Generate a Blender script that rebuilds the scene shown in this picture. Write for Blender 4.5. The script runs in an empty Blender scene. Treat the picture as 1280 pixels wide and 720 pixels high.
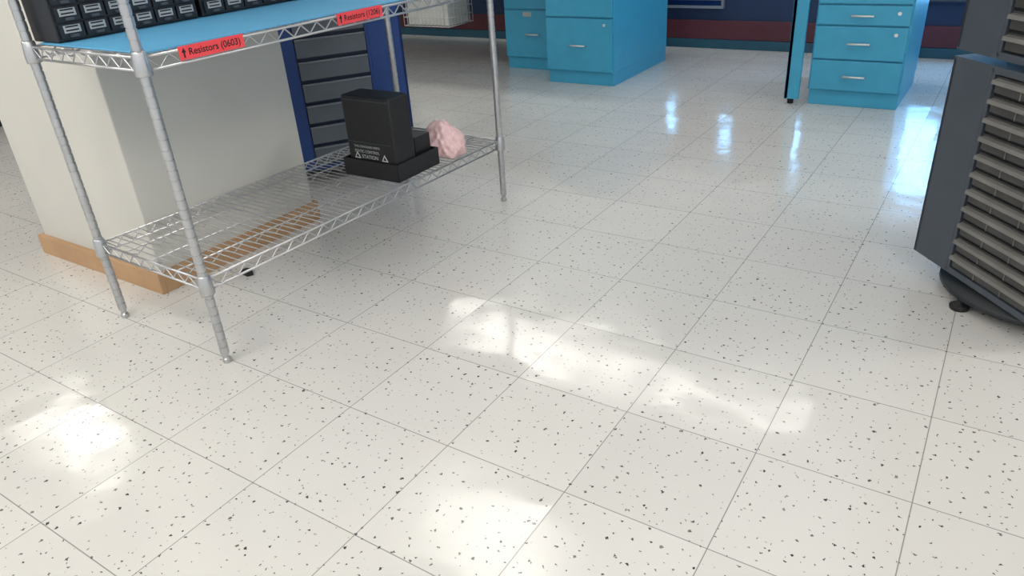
import bpy, bmesh, math, random
from mathutils import Vector, Matrix, noise
random.seed(4)
S=bpy.context.scene
S.view_settings.view_transform='Standard'
S.view_settings.look='None'
COL=bpy.context.collection

# ------------------------------------------------------------ materials
def lin(c):
    return tuple(((x/255)/12.92 if x/255<=0.04045 else ((x/255+0.055)/1.055)**2.4) for x in c)+(1,)
MATS={}
def mat(name,rgb,rough=0.5,metal=0.0,emit=0,var=0.06,scale=12,bump=0.0,alpha=None,trans=0,spec=0.5):
    if name in MATS: return MATS[name]
    m=bpy.data.materials.new(name);m.use_nodes=True
    nt=m.node_tree;b=nt.nodes['Principled BSDF']
    tc=nt.nodes.new('ShaderNodeTexCoord');n=nt.nodes.new('ShaderNodeTexNoise')
    n.inputs['Scale'].default_value=scale;n.inputs['Detail'].default_value=3
    nt.links.new(tc.outputs['Object'],n.inputs['Vector'])
    r=nt.nodes.new('ShaderNodeValToRGB');c=lin(rgb)
    r.color_ramp.elements[0].position=.3;r.color_ramp.elements[1].position=.7
    r.color_ramp.elements[0].color=tuple(x*(1-var) for x in c[:3])+(1,)
    r.color_ramp.elements[1].color=tuple(min(1,x*(1+var)) for x in c[:3])+(1,)
    nt.links.new(n.outputs['Fac'],r.inputs[0]);nt.links.new(r.outputs[0],b.inputs['Base Color'])
    b.inputs['Roughness'].default_value=rough;b.inputs['Metallic'].default_value=metal
    b.inputs['Specular IOR Level'].default_value=spec
    if trans: b.inputs['Transmission Weight'].default_value=trans
    if emit:
        nt.links.new(r.outputs[0],b.inputs['Emission Color']);b.inputs['Emission Strength'].default_value=emit
    if bump:
        bp=nt.nodes.new('ShaderNodeBump');bp.inputs['Strength'].default_value=bump;bp.inputs['Distance'].default_value=.003
        nt.links.new(n.outputs['Fac'],bp.inputs['Height']);nt.links.new(bp.outputs[0],b.inputs['Normal'])
    MATS[name]=m;return m

def floor_mat():
    m=bpy.data.materials.new('vct_tile');m.use_nodes=True;nt=m.node_tree;N=nt.nodes;L=nt.links
    b=N['Principled BSDF']
    def math_(op,a,bv=None,c=None):
        n=N.new('ShaderNodeMath');n.operation=op
        for i,v in enumerate((a,bv,c)):
            if v is None: continue
            if hasattr(v,'links'): L.new(v,n.inputs[i])
            else: n.inputs[i].default_value=v
        return n.outputs[0]
    g=N.new('ShaderNodeNewGeometry');P=g.outputs['Position']
    sep=N.new('ShaderNodeSeparateXYZ');L.new(P,sep.inputs[0])
    T=.3048
    fs=[];frs=[]
    ids=[]
    for ax in (0,1):
        d=math_('DIVIDE',sep.outputs[ax],T)
        fr=math_('FRACT',d);frs.append(fr)
        e=math_('SUBTRACT',.5,math_('ABSOLUTE',math_('SUBTRACT',fr,.5)))
        fs.append(e);ids.append(math_('FLOOR',d))
    edge=math_('MULTIPLY',math_('MINIMUM',fs[0],fs[1]),T)
    grout=N.new('ShaderNodeMapRange');L.new(edge,grout.inputs[0])
    grout.inputs[1].default_value=.0005;grout.inputs[2].default_value=.0016;grout.inputs[3].default_value=1;grout.inputs[4].default_value=0
    cid=N.new('ShaderNodeCombineXYZ');L.new(ids[0],cid.inputs[0]);L.new(ids[1],cid.inputs[1])
    wn=N.new('ShaderNodeTexWhiteNoise');wn.noise_dimensions='2D';L.new(cid.outputs[0],wn.inputs['Vector'])
    ws=N.new('ShaderNodeSeparateColor');L.new(wn.outputs['Color'],ws.inputs[0])
    # chips
    nd=N.new('ShaderNodeTexNoise');nd.inputs['Scale'].default_value=170;nd.inputs['Detail'].default_value=1;L.new(P,nd.inputs['Vector'])
    sub=N.new('ShaderNodeVectorMath');sub.operation='SUBTRACT';L.new(nd.outputs['Color'],sub.inputs[0]);sub.inputs[1].default_value=(.5,.5,.5)
    sc=N.new('ShaderNodeVectorMath');sc.operation='SCALE';L.new(sub.outputs[0],sc.inputs[0]);sc.inputs['Scale'].default_value=.010
    add=N.new('ShaderNodeVectorMath');add.operation='ADD';L.new(P,add.inputs[0]);L.new(sc.outputs[0],add.inputs[1])
    def chips(scale,prob,r0,r1):
        v=N.new('ShaderNodeTexVoronoi');v.voronoi_dimensions='2D';v.distance='MINKOWSKI';v.inputs['Exponent'].default_value=1.0
        v.inputs['Scale'].default_value=scale;v.inputs['Randomness'].default_value=1
        L.new(add.outputs[0],v.inputs['Vector'])
        s=N.new('ShaderNodeSeparateColor');L.new(v.outputs['Color'],s.inputs[0])
        keep=math_('LESS_THAN',s.outputs[0],prob)
        rad=math_('MULTIPLY',math_('MULTIPLY_ADD',s.outputs[1],r1-r0,r0),scale)
        ins=math_('LESS_THAN',v.outputs['Distance'],rad)
        return math_('MULTIPLY',keep,ins),s.outputs[2]
    c1,t1=chips(30,.60,.0019,.0043)
    c2,t2=chips(47,.42,.0011,.0025)
    chip=math_('MAXIMUM',c1,c2)
    # base tone
    n1=N.new('ShaderNodeTexNoise');n1.inputs['Scale'].default_value=1.7;n1.inputs['Detail'].default_value=4;L.new(P,n1.inputs['Vector'])
    tone=math_('ADD',math_('MULTIPLY',wn.outputs['Value'],.05),math_('MULTIPLY',n1.outputs['Fac'],.12))
    tone=math_('ADD',tone,.88)
    base=N.new('ShaderNodeVectorMath');base.operation='SCALE';base.inputs[0].default_value=lin((212,209,204))[:3];L.new(tone,base.inputs['Scale'])
    mx=N.new('ShaderNodeMix');mx.data_type='RGBA';L.new(chip,mx.inputs[0]);L.new(base.outputs[0],mx.inputs[6])
    cc=N.new('ShaderNodeValToRGB');cr=cc.color_ramp;cr.interpolation='CONSTANT'
    cr.elements[0].color=lin((62,62,64));cr.elements[1].color=lin((134,126,120));cr.elements[1].position=.85
    for ps,cl in ((.3,(88,86,84)),(.55,(108,104,102)),(.75,(122,106,94))):
        e=cr.elements.new(ps);e.color=lin(cl)
    L.new(t1,cc.inputs[0])
    L.new(cc.outputs[0],mx.inputs[7])
    mg=N.new('ShaderNodeMix');mg.data_type='RGBA';L.new(math_('MULTIPLY',grout.outputs[0],.70),mg.inputs[0]);L.new(mx.outputs[2],mg.inputs[6]);mg.inputs[7].default_value=lin((82,80,78))
    L.new(mg.outputs[2],b.inputs['Base Color'])
    # gloss variation
    n2=N.new('ShaderNodeTexNoise');n2.inputs['Scale'].default_value=4;n2.inputs['Detail'].default_value=6;n2.inputs['Roughness'].default_value=.6;L.new(P,n2.inputs['Vector'])
    ro=N.new('ShaderNodeMapRange');L.new(n2.outputs['Fac'],ro.inputs[0]);ro.inputs[1].default_value=.35;ro.inputs[2].default_value=.68;ro.inputs[3].default_value=.07;ro.inputs[4].default_value=.2
    L.new(ro.outputs[0],b.inputs['Roughness'])
    b.inputs['Specular IOR Level'].default_value=.75
    # waviness in metres + per tile tilt
    n3=N.new('ShaderNodeTexNoise');n3.inputs['Scale'].default_value=6;n3.inputs['Detail'].default_value=1;L.new(P,n3.inputs['Vector'])
    n4=N.new('ShaderNodeTexNoise');n4.inputs['Scale'].default_value=26;n4.inputs['Detail'].default_value=2;L.new(P,n4.inputs['Vector'])
    h=math_('ADD',math_('MULTIPLY',n3.outputs['Fac'],.0024),math_('MULTIPLY',n4.outputs['Fac'],.0003))
    tx=math_('MULTIPLY',frs[0],math_('SUBTRACT',ws.outputs[0],.5));ty=math_('MULTIPLY',frs[1],math_('SUBTRACT',ws.outputs[1],.5))
    h=math_('ADD',h,math_('MULTIPLY',math_('ADD',tx,ty),.007))
    bp=N.new('ShaderNodeBump');bp.inputs['Strength'].default_value=1;bp.inputs['Distance'].default_value=1
    L.new(h,bp.inputs['Height']);L.new(bp.outputs[0],b.inputs['Normal'])
    return m

CHROME=mat('chrome_wire',(190,190,192),.3,.85)
POST=mat('post_steel',(186,186,187),.3,.85)
TEAL=mat('teal_paint',(60,158,194),.38,var=.04)
SILVER=mat('silver_handle',(220,220,218),.3,.6)
BLACK=mat('black_plastic',(28,32,38),.42)
BLACK2=mat('black_box_card',(20,20,23),.5,var=.15)
WHITE=mat('label_white',(170,173,174),.6)
LTEXT=mat('label_print',(190,192,190),.6)
DKGREY=mat('dark_grey_steel',(68,75,84),.45)
DKGREY2=mat('charcoal_steel',(34,38,42),.5)
DRAW=mat('grey_drawer_plastic',(66,65,64),.38,var=.2)
DRAWL=mat('drawer_lip',(118,116,112),.38,var=.14)
BLUE=mat('blue_steel',(26,66,134),.4)
BLUED=mat('navy_steel',(14,32,64),.45)
BIN=mat('grey_bin',(100,108,116),.45)
BINL=mat('grey_bin_lip',(130,138,146),.4)
WALLP=mat('pillar_paint',(202,199,191),.7,var=.03,scale=3)
WOOD=mat('wood_base',(182,144,106),.5,var=.12,scale=6)
RED=mat('red_label',(240,74,80),.55)
INK=mat('ink',(25,10,12),.6)
MAT=mat('blue_mat',(96,172,216),.45,var=.03)
PINK=mat('pink_bubble_bag',(242,202,202),.3,var=.14,scale=70,bump=.7)
NAVYWALL=mat('navy_wall',(28,50,84),.6)
UPWALL=mat('upper_wall_reflector',(200,208,216),.7)
MAROON=mat('maroon_band',(88,42,52),.5)
TRIM=mat('teal_base',(36,84,104),.4)
WHT=mat('white_wire',(215,217,216),.4)
FRAMEG=mat('grey_frame',(126,134,146),.4)
PAPER=mat('paper',(226,226,220),.7)
CEIL=mat('ceiling_white',(234,233,231),.8,var=.02)
LAMP=mat('lamp_diffuser',(255,251,243),.5,emit=5,var=.01)
LAMPFILL=mat('fill_lamp_diffuser',(255,251,244),.5,emit=12,var=.01)
GLOW=mat('daylight_glass',(130,196,255),.3,emit=5.5,var=.1,scale=2)
GLOW2=mat('daylight_glass_bright',(120,192,255),.3,emit=9,var=.1,scale=2)
GLASSD=mat('dark_blue_glass',(26,50,104),.1)
RUBBER=mat('rubber',(20,20,20),.7)

# ------------------------------------------------------------ mesh helpers
class Bld:
    def __init__(s): s.bm=bmesh.new();s.mats=[]
    def mi(s,m):
        if m not in s.mats: s.mats.append(m)
        return s.mats.index(m)
    def box(s,a,b,m,M=None):
        x0,y0,z0=a;x1,y1,z1=b
        vs=[Vector(p) for p in ((x0,y0,z0),(x1,y0,z0),(x1,y1,z0),(x0,y1,z0),(x0,y0,z1),(x1,y0,z1),(x1,y1,z1),(x0,y1,z1))]
        if M: vs=[M@v for v in vs]
        v=[s.bm.verts.new(p) for p in vs];i=s.mi(m)
        for f in ((3,2,1,0),(4,5,6,7),(0,1,5,4),(1,2,6,5),(2,3,7,6),(3,0,4,7)):
            fc=s.bm.faces.new([v[k] for k in f]);fc.material_index=i
    def tube(s,p,q,r,m,n=8,r2=None,caps=True):
        p=Vector(p);q=Vector(q);d=q-p
        if d.length<1e-6: return
        r2=r if r2 is None else r2
        d.normalize();a=d.orthogonal().normalized();b=d.cross(a)
        i=s.mi(m)
        A=[s.bm.verts.new(p+(a*math.cos(t)+b*math.sin(t))*r) for t in [2*math.pi*k/n for k in range(n)]]
        B=[s.bm.verts.new(q+(a*math.cos(t)+b*math.sin(t))*r2) for t in [2*math.pi*k/n for k in range(n)]]
        for k in range(n):
            f=s.bm.faces.new([A[k],A[(k+1)%n],B[(k+1)%n],B[k]]);f.material_index=i;f.smooth=True
        if caps:
            f=s.bm.faces.new(A[::-1]);f.material_index=i
            f=s.bm.faces.new(B);f.material_index=i
    def lathe(s,x,y,prof,m,n=16,smooth=True):
        i=s.mi(m);R=[]
        for z,r in prof:
            R.append([s.bm.verts.new((x+r*math.cos(2*math.pi*k/n),y+r*math.sin(2*math.pi*k/n),z)) for k in range(n)])
        for a,b in zip(R,R[1:]):
            for k in range(n):
                f=s.bm.faces.new([a[k],a[(k+1)%n],b[(k+1)%n],b[k]]);f.material_index=i;f.smooth=smooth
        f=s.bm.faces.new(R[0][::-1]);f.material_index=i
        f=s.bm.faces.new(R[-1]);f.material_index=i
    def prism(s,pts,z0,z1,m,axis='z',M=None):
        i=s.mi(m)
        def mk(p,t): 
            v=Vector((p[0],p[1],t)) if axis=='z' else (Vector((t,p[0],p[1])) if axis=='x' else Vector((p[0],t,p[1])))
            return M@v if M else v
        A=[s.bm.verts.new(mk(p,z0)) for p in pts];B=[s.bm.verts.new(mk(p,z1)) for p in pts];n=len(pts)
        for k in range(n):
            f=s.bm.faces.new([A[k],A[(k+1)%n],B[(k+1)%n],B[k]]);f.material_index=i
        f=s.bm.faces.new(A[::-1]);f.material_index=i
        f=s.bm.faces.new(B);f.material_index=i
    def done(s,name,loc=(0,0,0),rz=0,bevel=0,parent=None):
        bmesh.ops.recalc_face_normals(s.bm,faces=s.bm.faces)
        me=bpy.data.meshes.new(name);s.bm.to_mesh(me);s.bm.free()
        for m in s.mats: me.materials.append(m)
        o=bpy.data.objects.new(name,me);COL.objects.link(o);o.location=loc;o.rotation_euler=(0,0,rz)
        if bevel:
            md=o.modifiers.new('bev','BEVEL');md.width=bevel;md.segments=2;md.limit_method='ANGLE';md.angle_limit=.8
        if parent: o.parent=parent
        return o
def empty(name,loc=(0,0,0),rz=0):
    e=bpy.data.objects.new(name,None);COL.objects.link(e);e.location=loc;e.rotation_euler=(0,0,rz);e.empty_display_size=.1;return e

# ------------------------------------------------------------ room shell
b=Bld();fm=floor_mat();b.box((-6.5,-4.5,-.05),(5,4.62,0),fm);b.done('floor')
b=Bld();b.box((-6.5,-4.5,2.6),(5,4.72,2.66),CEIL);b.done('ceiling')
b=Bld();b.box((-6.5,4.62,0),(5,4.72,1.0),NAVYWALL);b.box((-6.5,4.62,1.0),(5,4.72,2.6),UPWALL);b.done('wall_back')  # upper part is unseen, made pale to lighten the floor reflections
b=Bld();b.box((-6.6,-4.5,0),(-6.5,4.72,2.6),WALLP);b.done('wall_left')
b=Bld();b.box((-6.5,4.60,0),(5,4.62,.065),TRIM);b.done('baseboard_back',bevel=.003)
b=Bld();b.box((-6.5,4.605,.067),(5,4.62,.2),MAROON);b.done('trim_1',bevel=.003)
def window(name,x0,x1,z0,z1,nx,glass,fr=WHT,w=.03):
    b=Bld()
    b.box((x0,4.585,z0),(x1,4.62,z0+w),fr);b.box((x0,4.585,z1-w),(x1,4.62,z1),fr)
    for i in range(nx+1):
        x=x0+(x1-x0-w)*i/nx;b.box((x,4.587,z0+w),(x+w,4.62,z1-w),fr)
    b.box((x0+.005,4.605,z0+.005),(x1-.005,4.618,z1-.005),glass)
    b.done(name)
window('window_1',.60,1.5,.35,1.1,3,GLOW2,DKGREY,.02)
window('window_2',-1.08,-.62,.285,.36,1,GLASSD,FRAMEG,.018)
window('window_3',-.61,-.47,.52,.80,1,GLOW,DKGREY,.02)
window('window_4',-.06,.04,.48,.92,1,GLOW,DKGREY,.015)
window('window_5',-1.05,-.93,.37,.62,1,GLOW,DKGREY,.02)

# ceiling lamps; the brighter ones are unseen panels added for fill light
for (x,y,l,w,mm) in [(-3.3,3.95,1.3,.14,0),(-1.75,3.95,1.7,.3,0),(-.2,3.95,1.3,.14,0),(-4.5,.95,1.3,.3,0),(-1.05,1.7,1.0,.3,0),(2.6,1.7,1.2,.3,1),(-3,-1.2,1.2,.3,1),(-.4,-1.2,1.2,.3,1),(2.2,-1.2,1.2,.3,1),(-1,-3.3,1.2,.3,1),(1.6,-3.3,1.2,.3,1)]:
    b=Bld()
    b.box((x-l/2-.02,y-w-.02,2.575),(x+l/2+.02,y+w+.02,2.6),WHT)
    b.box((x-l/2,y-w,2.565),(x+l/2,y+w,2.58),LAMPFILL if mm else LAMP)
    b.done('ceiling_lamp')

# pillar with wood base
b=Bld();b.box((-1.75,.175,0),(-1.015,.86,2.6),WALLP);b.done('wall_pillar',bevel=.004)
b=Bld()
b.box((-1.765,.155,0),(-1.0,.175,.075),WOOD);b.box((-1.015,.175,0),(-1.0,.875,.075),WOOD)
b.box((-1.765,.175,0),(-1.75,.875,.075),WOOD);b.box((-1.75,.86,0),(-1.015,.875,.075),WOOD)
b.done('baseboard_pillar',bevel=.002)

# ------------------------------------------------------------ wire rack
rack=empty('wire_shelving_rack',(-.46,-.01,0),-.0296)
W,D=1.35,.52
b=Bld()
for (x,y) in ((0,0),(-D,0),(0,W),(-D,W)):
    prof=[(0,.011),(.006,.012),(.012,.012),(.016,.008),(.026,.008),(.028,.0115)]
    z=.03
    while z<1.5:
        prof+= [(z,.0124),(z+.0208,.0124),(z+.0213,.0108),(z+.0249,.0108)];z+=.0254
    prof+=[(z,.0124),(z+.008,.010)]
    b.lathe(x,y,prof,POST,n=28,smooth=False)
b.done('posts',parent=rack)
def shelf(name,zt):
    b=Bld();rb=zt-.030
    for (x,y) in ((0,0),(-D,0),(0,W),(-D,W)):
        b.lathe(x,y,[(zt-.040,.0190),(zt-.036,.0200),(zt+.012,.0165),(zt+.016,.0145)],POST,n=24)
    for (p,q,n) in (((0,0),(0,W),46),((-D,0),(-D,W),46),((0,0),(-D,0),18),((0,W),(-D,W),18)):
        P=Vector((p[0],p[1],0));Q=Vector((q[0],q[1],0));d=(Q-P).normalized()
        a=P+d*.016;c=Q-d*.016
        b.tube(a+Vector((0,0,zt)),c+Vector((0,0,zt)),.0034,CHROME)
        b.tube(a+Vector((0,0,rb)),c+Vector((0,0,rb)),.0034,CHROME)
        prev=None
        for i in range(n+1):
            pt=a.lerp(c,i/n)+Vector((0,0,zt-.002 if i%2==0 else rb+.002))
            if prev is not None: b.tube(prev,pt,.0021,CHROME,6,caps=False)
            prev=pt
    n=54
    for i in range(1,n):
        y=W*i/n
        b.tube((-D,y,zt+.002),(0,y,zt+.002),.0018,CHROME,6,caps=False)
    for x in (-D*.25,-D*.5,-D*.75):
        b.tube((x,.0,zt-.003),(x,W,zt-.003),.0024,CHROME,6)
        prev=None
        for i in range(37):
            pt=Vector((x,W*i/36,zt-.004 if i%2==0 else zt-.024))
            if prev is not None: b.tube(prev,pt,.0018,CHROME,6,caps=False)
            prev=pt
    b.done(name,parent=rack)
ZL,ZM=.255,.825
shelf('wire_shelf_lower',ZL);shelf('wire_shelf_middle',ZM);shelf('wire_shelf_top',1.45)
b=Bld();b.box((-D+.02,.02,ZM+.0045),(-.012,W-.02,ZM+.008),MAT);b.done('blue_shelf_liner',parent=rack)
def rlabel(y0,txt):
    z=ZM-.024
    b=Bld();b.box((.0045,y0,z),(.0065,y0+.185,z+.032),RED);lb=b.done('shelf_label',parent=rack)
    c=bpy.data.curves.new('label_text','FONT');c.body=txt;c.size=.0225;c.align_x='CENTER';c.align_y='CENTER';c.offset=.0003
    t=bpy.data.objects.new('label_text',c);COL.objects.link(t);c.materials.append(INK)
    t.parent=lb;t.location=(.0069,y0+.1,z+.016);t.rotation_euler=(math.pi/2,0,math.pi/2)
    b=Bld();y=y0+.013;zz=z+.017
    b.prism([(y-.006,zz),(y,zz+.011),(y+.006,zz)],.0066,.0070,INK,axis='x');b.box((.0066,y-.002,zz-.012),(.0070,y+.002,zz+.001),INK)
    b.done('label_arrow',parent=lb)
rlabel(.095,'Resistors (0603)');rlabel(.605,'Resistors (1206)')

# ------------------------------------------------------------ component drawer boxes on top shelf
def drawer_box(y0,y1,cols):
    e=empty('component_drawer_cabinet',(-.995,y0,ZM+.009),0)
    w=y1-y0;dp=.135;H=.34
    b=Bld();b.box((0,0,0),(dp-.012,w,H),BLACK)
    b.done('case',parent=e,bevel=.003)
    rows=8;ch=(H-.012)/rows;cw=(w-.012)/cols
    b=Bld()
    for r in range(rows):
        for c in range(cols):
            ya=.006+c*cw+.003;yb=ya+cw-.006;za=.006+r*ch+.003;zb=za+ch-.006
            b.box((dp-.013,ya,za),(dp-.004,yb,zb),BLACK)
            m=(ya+yb)/2
            b.box((dp-.004,m-cw*.32,za+ch*.30),(dp-.002,m+cw*.32,zb-.004),WHITE)
            for q in (.12,-.10): b.box((dp-.002,m-cw*.26,za+ch*(.55+q)-.0018),(dp-.0015,m+cw*.24,za+ch*(.55+q)+.0018),INK)
            b.box((dp-.004,m-.010,za+.002),(dp+.005,m+.010,za+ch*.2),DKGREY)
    b.done('drawers',parent=e)
drawer_box(.03,.455,6);drawer_box(.47,1.0,7)

# ------------------------------------------------------------ black tray + boxes + bubble bag
zs=ZL+.0055
b=Bld()
x0,x1,y0,y1=-.705,-.455,.775,1.0;h=.062;t=.004
b.box((x0,y0,zs),(x1,y1,zs+t),BLACK2)
b.box((x0,y0,zs),(x1,y0+t,zs+h),BLACK2);b.box((x0,y1-t,zs),(x1,y1,zs+h),BLACK2)
b.box((x0,y0,zs),(x0+t,y1,zs+h),BLACK2);b.box((x1-t,y0,zs),(x1,y1,zs+h),BLACK2)
b.done('black_cardboard_tray',bevel=.0015)
e=empty('black_carton',(-.68,.785,zs+t+.001))
b=Bld();b.box((0,0,0),(.217,.10,.277),BLACK2);b.done('carton_body',parent=e,bevel=.006)
b=Bld();b.box((.005,-.0012,.262),(.21,.0,.2635),DKGREY)
b.box((.012,-.0012,.118),(.20,0,.1192),DKGREY)
b.done('flap_seams',parent=e)
for i,(tx,sz,zz) in enumerate((('THIS CONTAINER MEETS',.0105,.100),('STATIC CONTROL',.0135,.082),('STATION',.018,.062))):
    c=bpy.data.curves.new('print','FONT');c.body=tx;c.size=sz
    o=bpy.data.objects.new('print_%d'%(i+1),c);COL.objects.link(o);c.materials.append(LTEXT);o.parent=e
    o.location=(.03 if i<2 else .06,-.0008,zz);o.rotation_euler=(math.pi/2,0,0)
b=Bld()
for cx in (.04,.165):
    b.prism([(cx-.014,.06),(cx+.014,.06),(cx,.084)],-.0008,0,LTEXT,axis='y')
    b.prism([(cx-.008,.0635),(cx+.008,.0635),(cx,.077)],-.0012,-.0008,BLACK2,axis='y')
b.done('warning_marks',parent=e)
b=Bld();b.box((-.66,.90,zs+t+.001),(-.475,.985,zs+.12),BLACK2);b.done('black_small_carton',bevel=.003)
bm=bmesh.new();bmesh.ops.create_icosphere(bm,subdivisions=5,radius=1)
for v in bm.verts:
    p=v.co.copy();n=noise.noise(p*1.6+Vector((3,1,7)))*.30+noise.noise(p*4)*.14+abs(noise.noise(p*9))*.09
    q=p*(1+n);tp=1-.34*max(0,q.z)
    v.co=Vector((q.x*.088*tp,q.y*.070*tp,max(q.z,-.55)*.080))
zmin=min(v.co.z for v in bm.verts)
for v in bm.verts: v.co.z-=zmin
for f in bm.faces: f.smooth=True
me=bpy.data.meshes.new('pink_bubble_wrap_bag');bm.to_mesh(me);me.materials.append(PINK)
o=bpy.data.objects.new('pink_bubble_wrap_bag',me);COL.objects.link(o);o.location=(-.515,1.10,zs)

# ------------------------------------------------------------ pinwheel carousels
def carousel(name,center,rz,side,tiers,rows_h,depth_frac,body,panel,dmat,lip,base_r,edge=.012,style='flat'):
    e=empty(name,(center[0],center[1],0),rz);s=side
    b=Bld()
    b.lathe(0,0,[(.028,base_r*.97),(.032,base_r),(.048,base_r),(.052,base_r*.8),(.075,base_r*.8)],DKGREY2,40)
    for a in range(4):
        t=a*math.pi/2
        x,y=base_r*.95*math.cos(t),base_r*.95*math.sin(t)
        b.lathe(x,y,[(0,.024),(.010,.026),(.016,.018),(.020,.009),(.03,.009)],RUBBER,16)
    b.done('turntable_base',parent=e)
    for ti,(z0,z1) in enumerate(tiers):
        b=Bld();pw=depth_frac*s
        b.box((-s/2+.012,-s/2+.012,z0),(s/2-.012,s/2-.012,z1),panel)
        bd=Bld()
        for a in range(4):
            M=Matrix.Rotation(a*math.pi/2,4,'Z')
            b.box((-s/2,-s/2,z0),(-s/2+pw,-s/2+.012,z1),body,M)
            xa=-s/2+pw;xb=s/2-edge
            b.box((xa,-s/2,z0),(xa+.012,-s/2+.012,z1),body,M)
            b.box((xb,-s/2,z0),(s/2,-s/2+.012,z1),body,M)
            b.box((xa,-s/2,z0),(xb,-s/2+.012,z0+.014),body,M)
            b.box((xa,-s/2,z1-.014),(xb,-s/2+.012,z1),body,M)
            n=max(1,int((z1-z0-.03)/rows_h));rh=(z1-z0-.03)/n
            for r in range(n):
                za=z0+.015+r*rh;zb=za+rh
                Y=-s/2
                if style=='flat':
                    x_0=xa+.014;x_1=xb-.002
                    bd.box((x_0,Y+.006,za+.004),(x_1,Y+.0115,zb-.004),dmat,M)
                    bd.prism([(Y+.006,zb-.008),(Y-.009,zb-.011),(Y-.011,zb-.021),(Y+.006,zb-.018)],x_0+.004,x_1-.004,lip,axis='x',M=M)
                    bd.box((x_0+.01,Y-.001,za+.006),(x_1-.01,Y+.006,zb-.022),dmat,M)
                    for q in (.33,.66):
                        xx=x_0+(x_1-x_0)*q;bd.box((xx-.001,Y-.004,za+.005),(xx+.001,Y+.006,zb-.018),lip,M)
                else:
                    x_0=xa+.012;x_1=xb
                    bd.box((x_0+.003,Y-.006,za+.007),(x_1-.003,Y+.011,zb-.010),dmat,M)
                    bd.prism([(Y-.006,zb-.018),(Y-.014,zb-.014),(Y-.014,zb-.009),(Y-.006,zb-.009)],x_0+.003,x_1-.003,lip,axis='x',M=M)
        b.box((-s/2,-s/2,z1-.002),(s/2,s/2,z1+.004),body)
        b.box((-s/2,-s/2,z0-.004),(s/2,s/2,z0+.002),body)
        b.done('tier_%d_frame'%(ti+1),parent=e,bevel=.0015)
        bd.done('tier_%d_drawers'%(ti+1),parent=e,bevel=.001)
    return e
s=.47
d=Vector((.65,-.76)).normalized()
nrm=Vector((-.76,-.65)).normalized()
c=Vector((1.074,1.346))+d*s/2-nrm*s/2
carousel('grey_drawer_carousel',c,math.atan2(d.y,d.x),s,[(.08,.645),(.67,1.25)],.047,.31,DKGREY,DKGREY2,DRAW,DRAWL,.25)
s2=.56;d=Vector((.55,.83)).normalized();nrm=Vector((.83,-.55)).normalized()
Rr=Vector((-1.075,1.585));c=Rr-d*s2/2-nrm*s2/2
e=carousel('blue_bin_carousel',c,math.atan2(d.y,d.x),s2,[(.06,1.3)],.088,.27,BLUE,BLUED,BIN,BINL,.22,edge=.09,style='bin')
for ch in e.children:
    ch.data.transform(Matrix.Scale(-1,4,(1,0,0)));ch.data.flip_normals()

# ------------------------------------------------------------ teal drawer pedestals & desks
def handle(b,x,y,z,w=.05):
    b.tube((x-w,y,z),(x-w,y-.022,z),.004,SILVER);b.tube((x+w,y,z),(x+w,y-.022,z),.004,SILVER)
    b.tube((x-w-.004,y-.022,z),(x+w+.004,y-.022,z),.0055,SILVER)
def pedestal(x0,x1,y0,y1,H,splits,locks=(),label=False):
    e=empty('teal_drawer_pedestal',((x0+x1)/2,(y0+y1)/2,0))
    w=(x1-x0)/2;dd=(y1-y0)/2
    b=Bld();b.box((-w+.008,-dd+.02,0),(w-.003,dd,.082),TEAL)
    b.box((-w,-dd+.016,.08),(w,dd,H),TEAL)
    b.done('carcass',parent=e,bevel=.003)
    b=Bld();h=Bld()
    for i,(za,zb) in enumerate(splits):
        b.box((-w+.008,-dd,za),(w-.008,-dd+.0175,zb),TEAL)
        handle(h,0,-dd,(za+zb)/2)
        if i in locks: h.tube((w-.06,-dd-.003,zb-.035),(w-.06,-dd+.002,zb-.035),.009,SILVER,14)
        if label and i==0:
            h.box((-.08,-dd-.002,zb-.04),(-.01,-dd,zb-.012),WHITE)
    b.done('drawer_fronts',parent=e,bevel=.003);h.done('handles',parent=e)
pedestal(-1.34,-.86,3.26,4.12,.70,[(.085,.405),(.415,.69)],(0,))
pedestal(-1.86,-1.38,3.57,4.3,.70,[(.085,.40),(.41,.69)],(),True)
pedestal(.315,.765,3.22,3.85,.70,[(.085,.238),(.246,.408),(.416,.51),(.518,.69)],(1,2))
def desk(x0,x1,y0,y1,legs):
    e=empty('teal_lab_desk',(x0,y0,0))
    b=Bld();b.box((0,0,.702),(x1-x0,y1-y0,.74),mat('desk_top',(190,205,208),.4));b.done('desktop',parent=e,bevel=.004)
    b=Bld()
    for lx in legs:
        X=lx-x0
        b.box((X,.02,.03),(X+.075,.045,.70),TEAL);b.box((X,.02,.03),(X+.02,.1,.70),TEAL)
        b.box((X,y1-y0-.08,.03),(X+.075,y1-y0-.02,.70),TEAL)
        b.box((X,.045,.62),(X+.03,y1-y0-.05,.70),TEAL)
        b.tube((X+.03,.05,0),(X+.03,.05,.04),.016,RUBBER,12);b.tube((X+.03,y1-y0-.05,0),(X+.03,y1-y0-.05,.04),.016,RUBBER,12)
    b.done('legs',parent=e,bevel=.003)
desk(.19,1.9,3.17,3.9,[.205,1.8])
desk(-3.6,-.83,3.22,4.32,[-3.55])
e=empty('white_wire_basket',(-2.68,3.45,.29))
b=Bld();bw,bd_,bh=.42,.3,.3
for z in (0,.06,.12,.18,.24,.3):
    for p,q in (((0,0),(bw,0)),((bw,0),(bw,bd_)),((bw,bd_),(0,bd_)),((0,bd_),(0,0))):
        b.tube((p[0],p[1],z),(q[0],q[1],z),.003,WHT,6)
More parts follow.
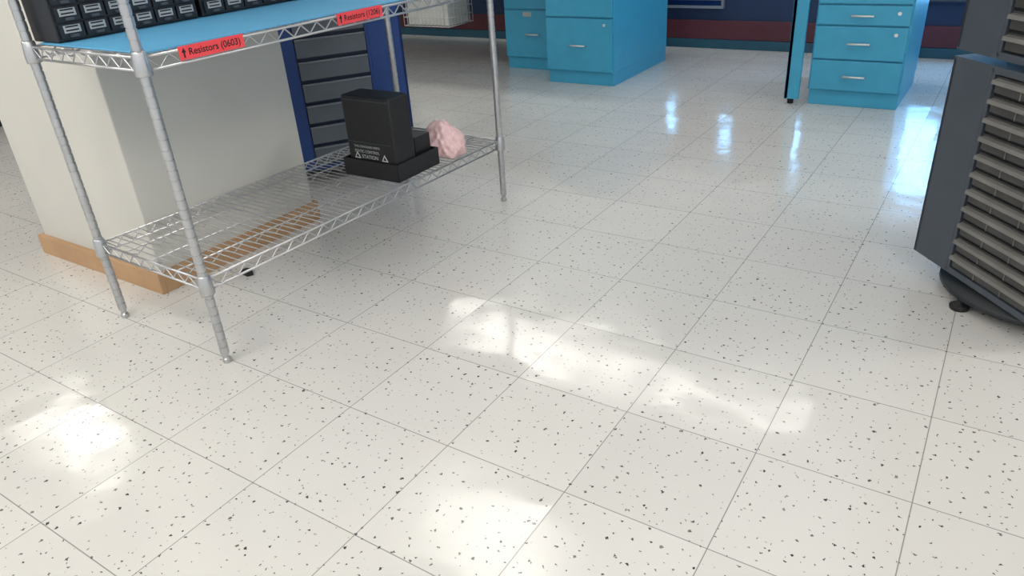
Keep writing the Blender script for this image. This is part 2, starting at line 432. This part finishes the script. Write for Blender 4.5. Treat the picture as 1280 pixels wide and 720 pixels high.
for i in range(13):
    x=bw*i/12
    b.tube((x,0,0),(x,0,bh),.002,WHT,6);b.tube((x,bd_,0),(x,bd_,bh),.002,WHT,6);b.tube((x,0,0),(x,bd_,0),.002,WHT,6)
for i in range(1,8):
    y=bd_*i/8;b.tube((0,y,0),(0,y,bh),.002,WHT,6);b.tube((bw,y,0),(bw,y,bh),.002,WHT,6)
for x in (0,bw):
    for y in (0,bd_): b.tube((x,y,bh),(x,y,.411),.003,WHT,6)
b.done('basket',parent=e)
b=Bld();b.box((.02,.03,.006),(.4,.27,.2),PAPER);b.box((.06,.02,.02),(.36,.028,.28),PAPER);b.done('papers',parent=e)

# dark cabinet far left, small scrap
b=Bld();b.box((-4.9,.4,.06),(-4.1,1.4,1.0),DKGREY2);b.box((-4.86,.44,0),(-4.14,1.36,.06),BLACK);b.box((-4.1,.43,.1),(-4.09,.89,.96),DKGREY2);b.box((-4.1,.91,.1),(-4.09,1.37,.96),DKGREY2)
b.tube((-4.08,.86,.5),(-4.08,.86,.65),.006,SILVER);b.done('dark_storage_cabinet',bevel=.004)
b=Bld();b.prism([(-.02,-.012),(.016,-.015),(.026,.004),(.0,.018),(-.018,.010)],0,.018,RUBBER);b.tube((-.02,-.01,.006),(-.04,.008,.004),.003,RUBBER);b.done('plastic_scrap',(-.86,.39,0),bevel=.002)

# ------------------------------------------------------------ world + camera
w=bpy.data.worlds.new('w');S.world=w;w.use_nodes=True
w.node_tree.nodes['Background'].inputs[0].default_value=(.88,.94,1,1);w.node_tree.nodes['Background'].inputs[1].default_value=1.0
cam=bpy.data.cameras.new('camera');cam.sensor_width=36;cam.lens=919.68/1280*36;cam.clip_start=.02
R=[Vector((0.83945,0.53991,-0.0618)),Vector((0.20793,-0.42419,-0.88138)),Vector((-0.50208,0.72703,-0.46835))]
M=Matrix.Identity(4)
for i in range(3):
    M[i][0]=R[0][i];M[i][1]=-R[1][i];M[i][2]=-R[2][i]
M[0][3],M[1][3],M[2][3]=1.1973,-.9893,1.0954
co=bpy.data.objects.new('camera',cam);COL.objects.link(co);co.matrix_world=M;S.camera=co
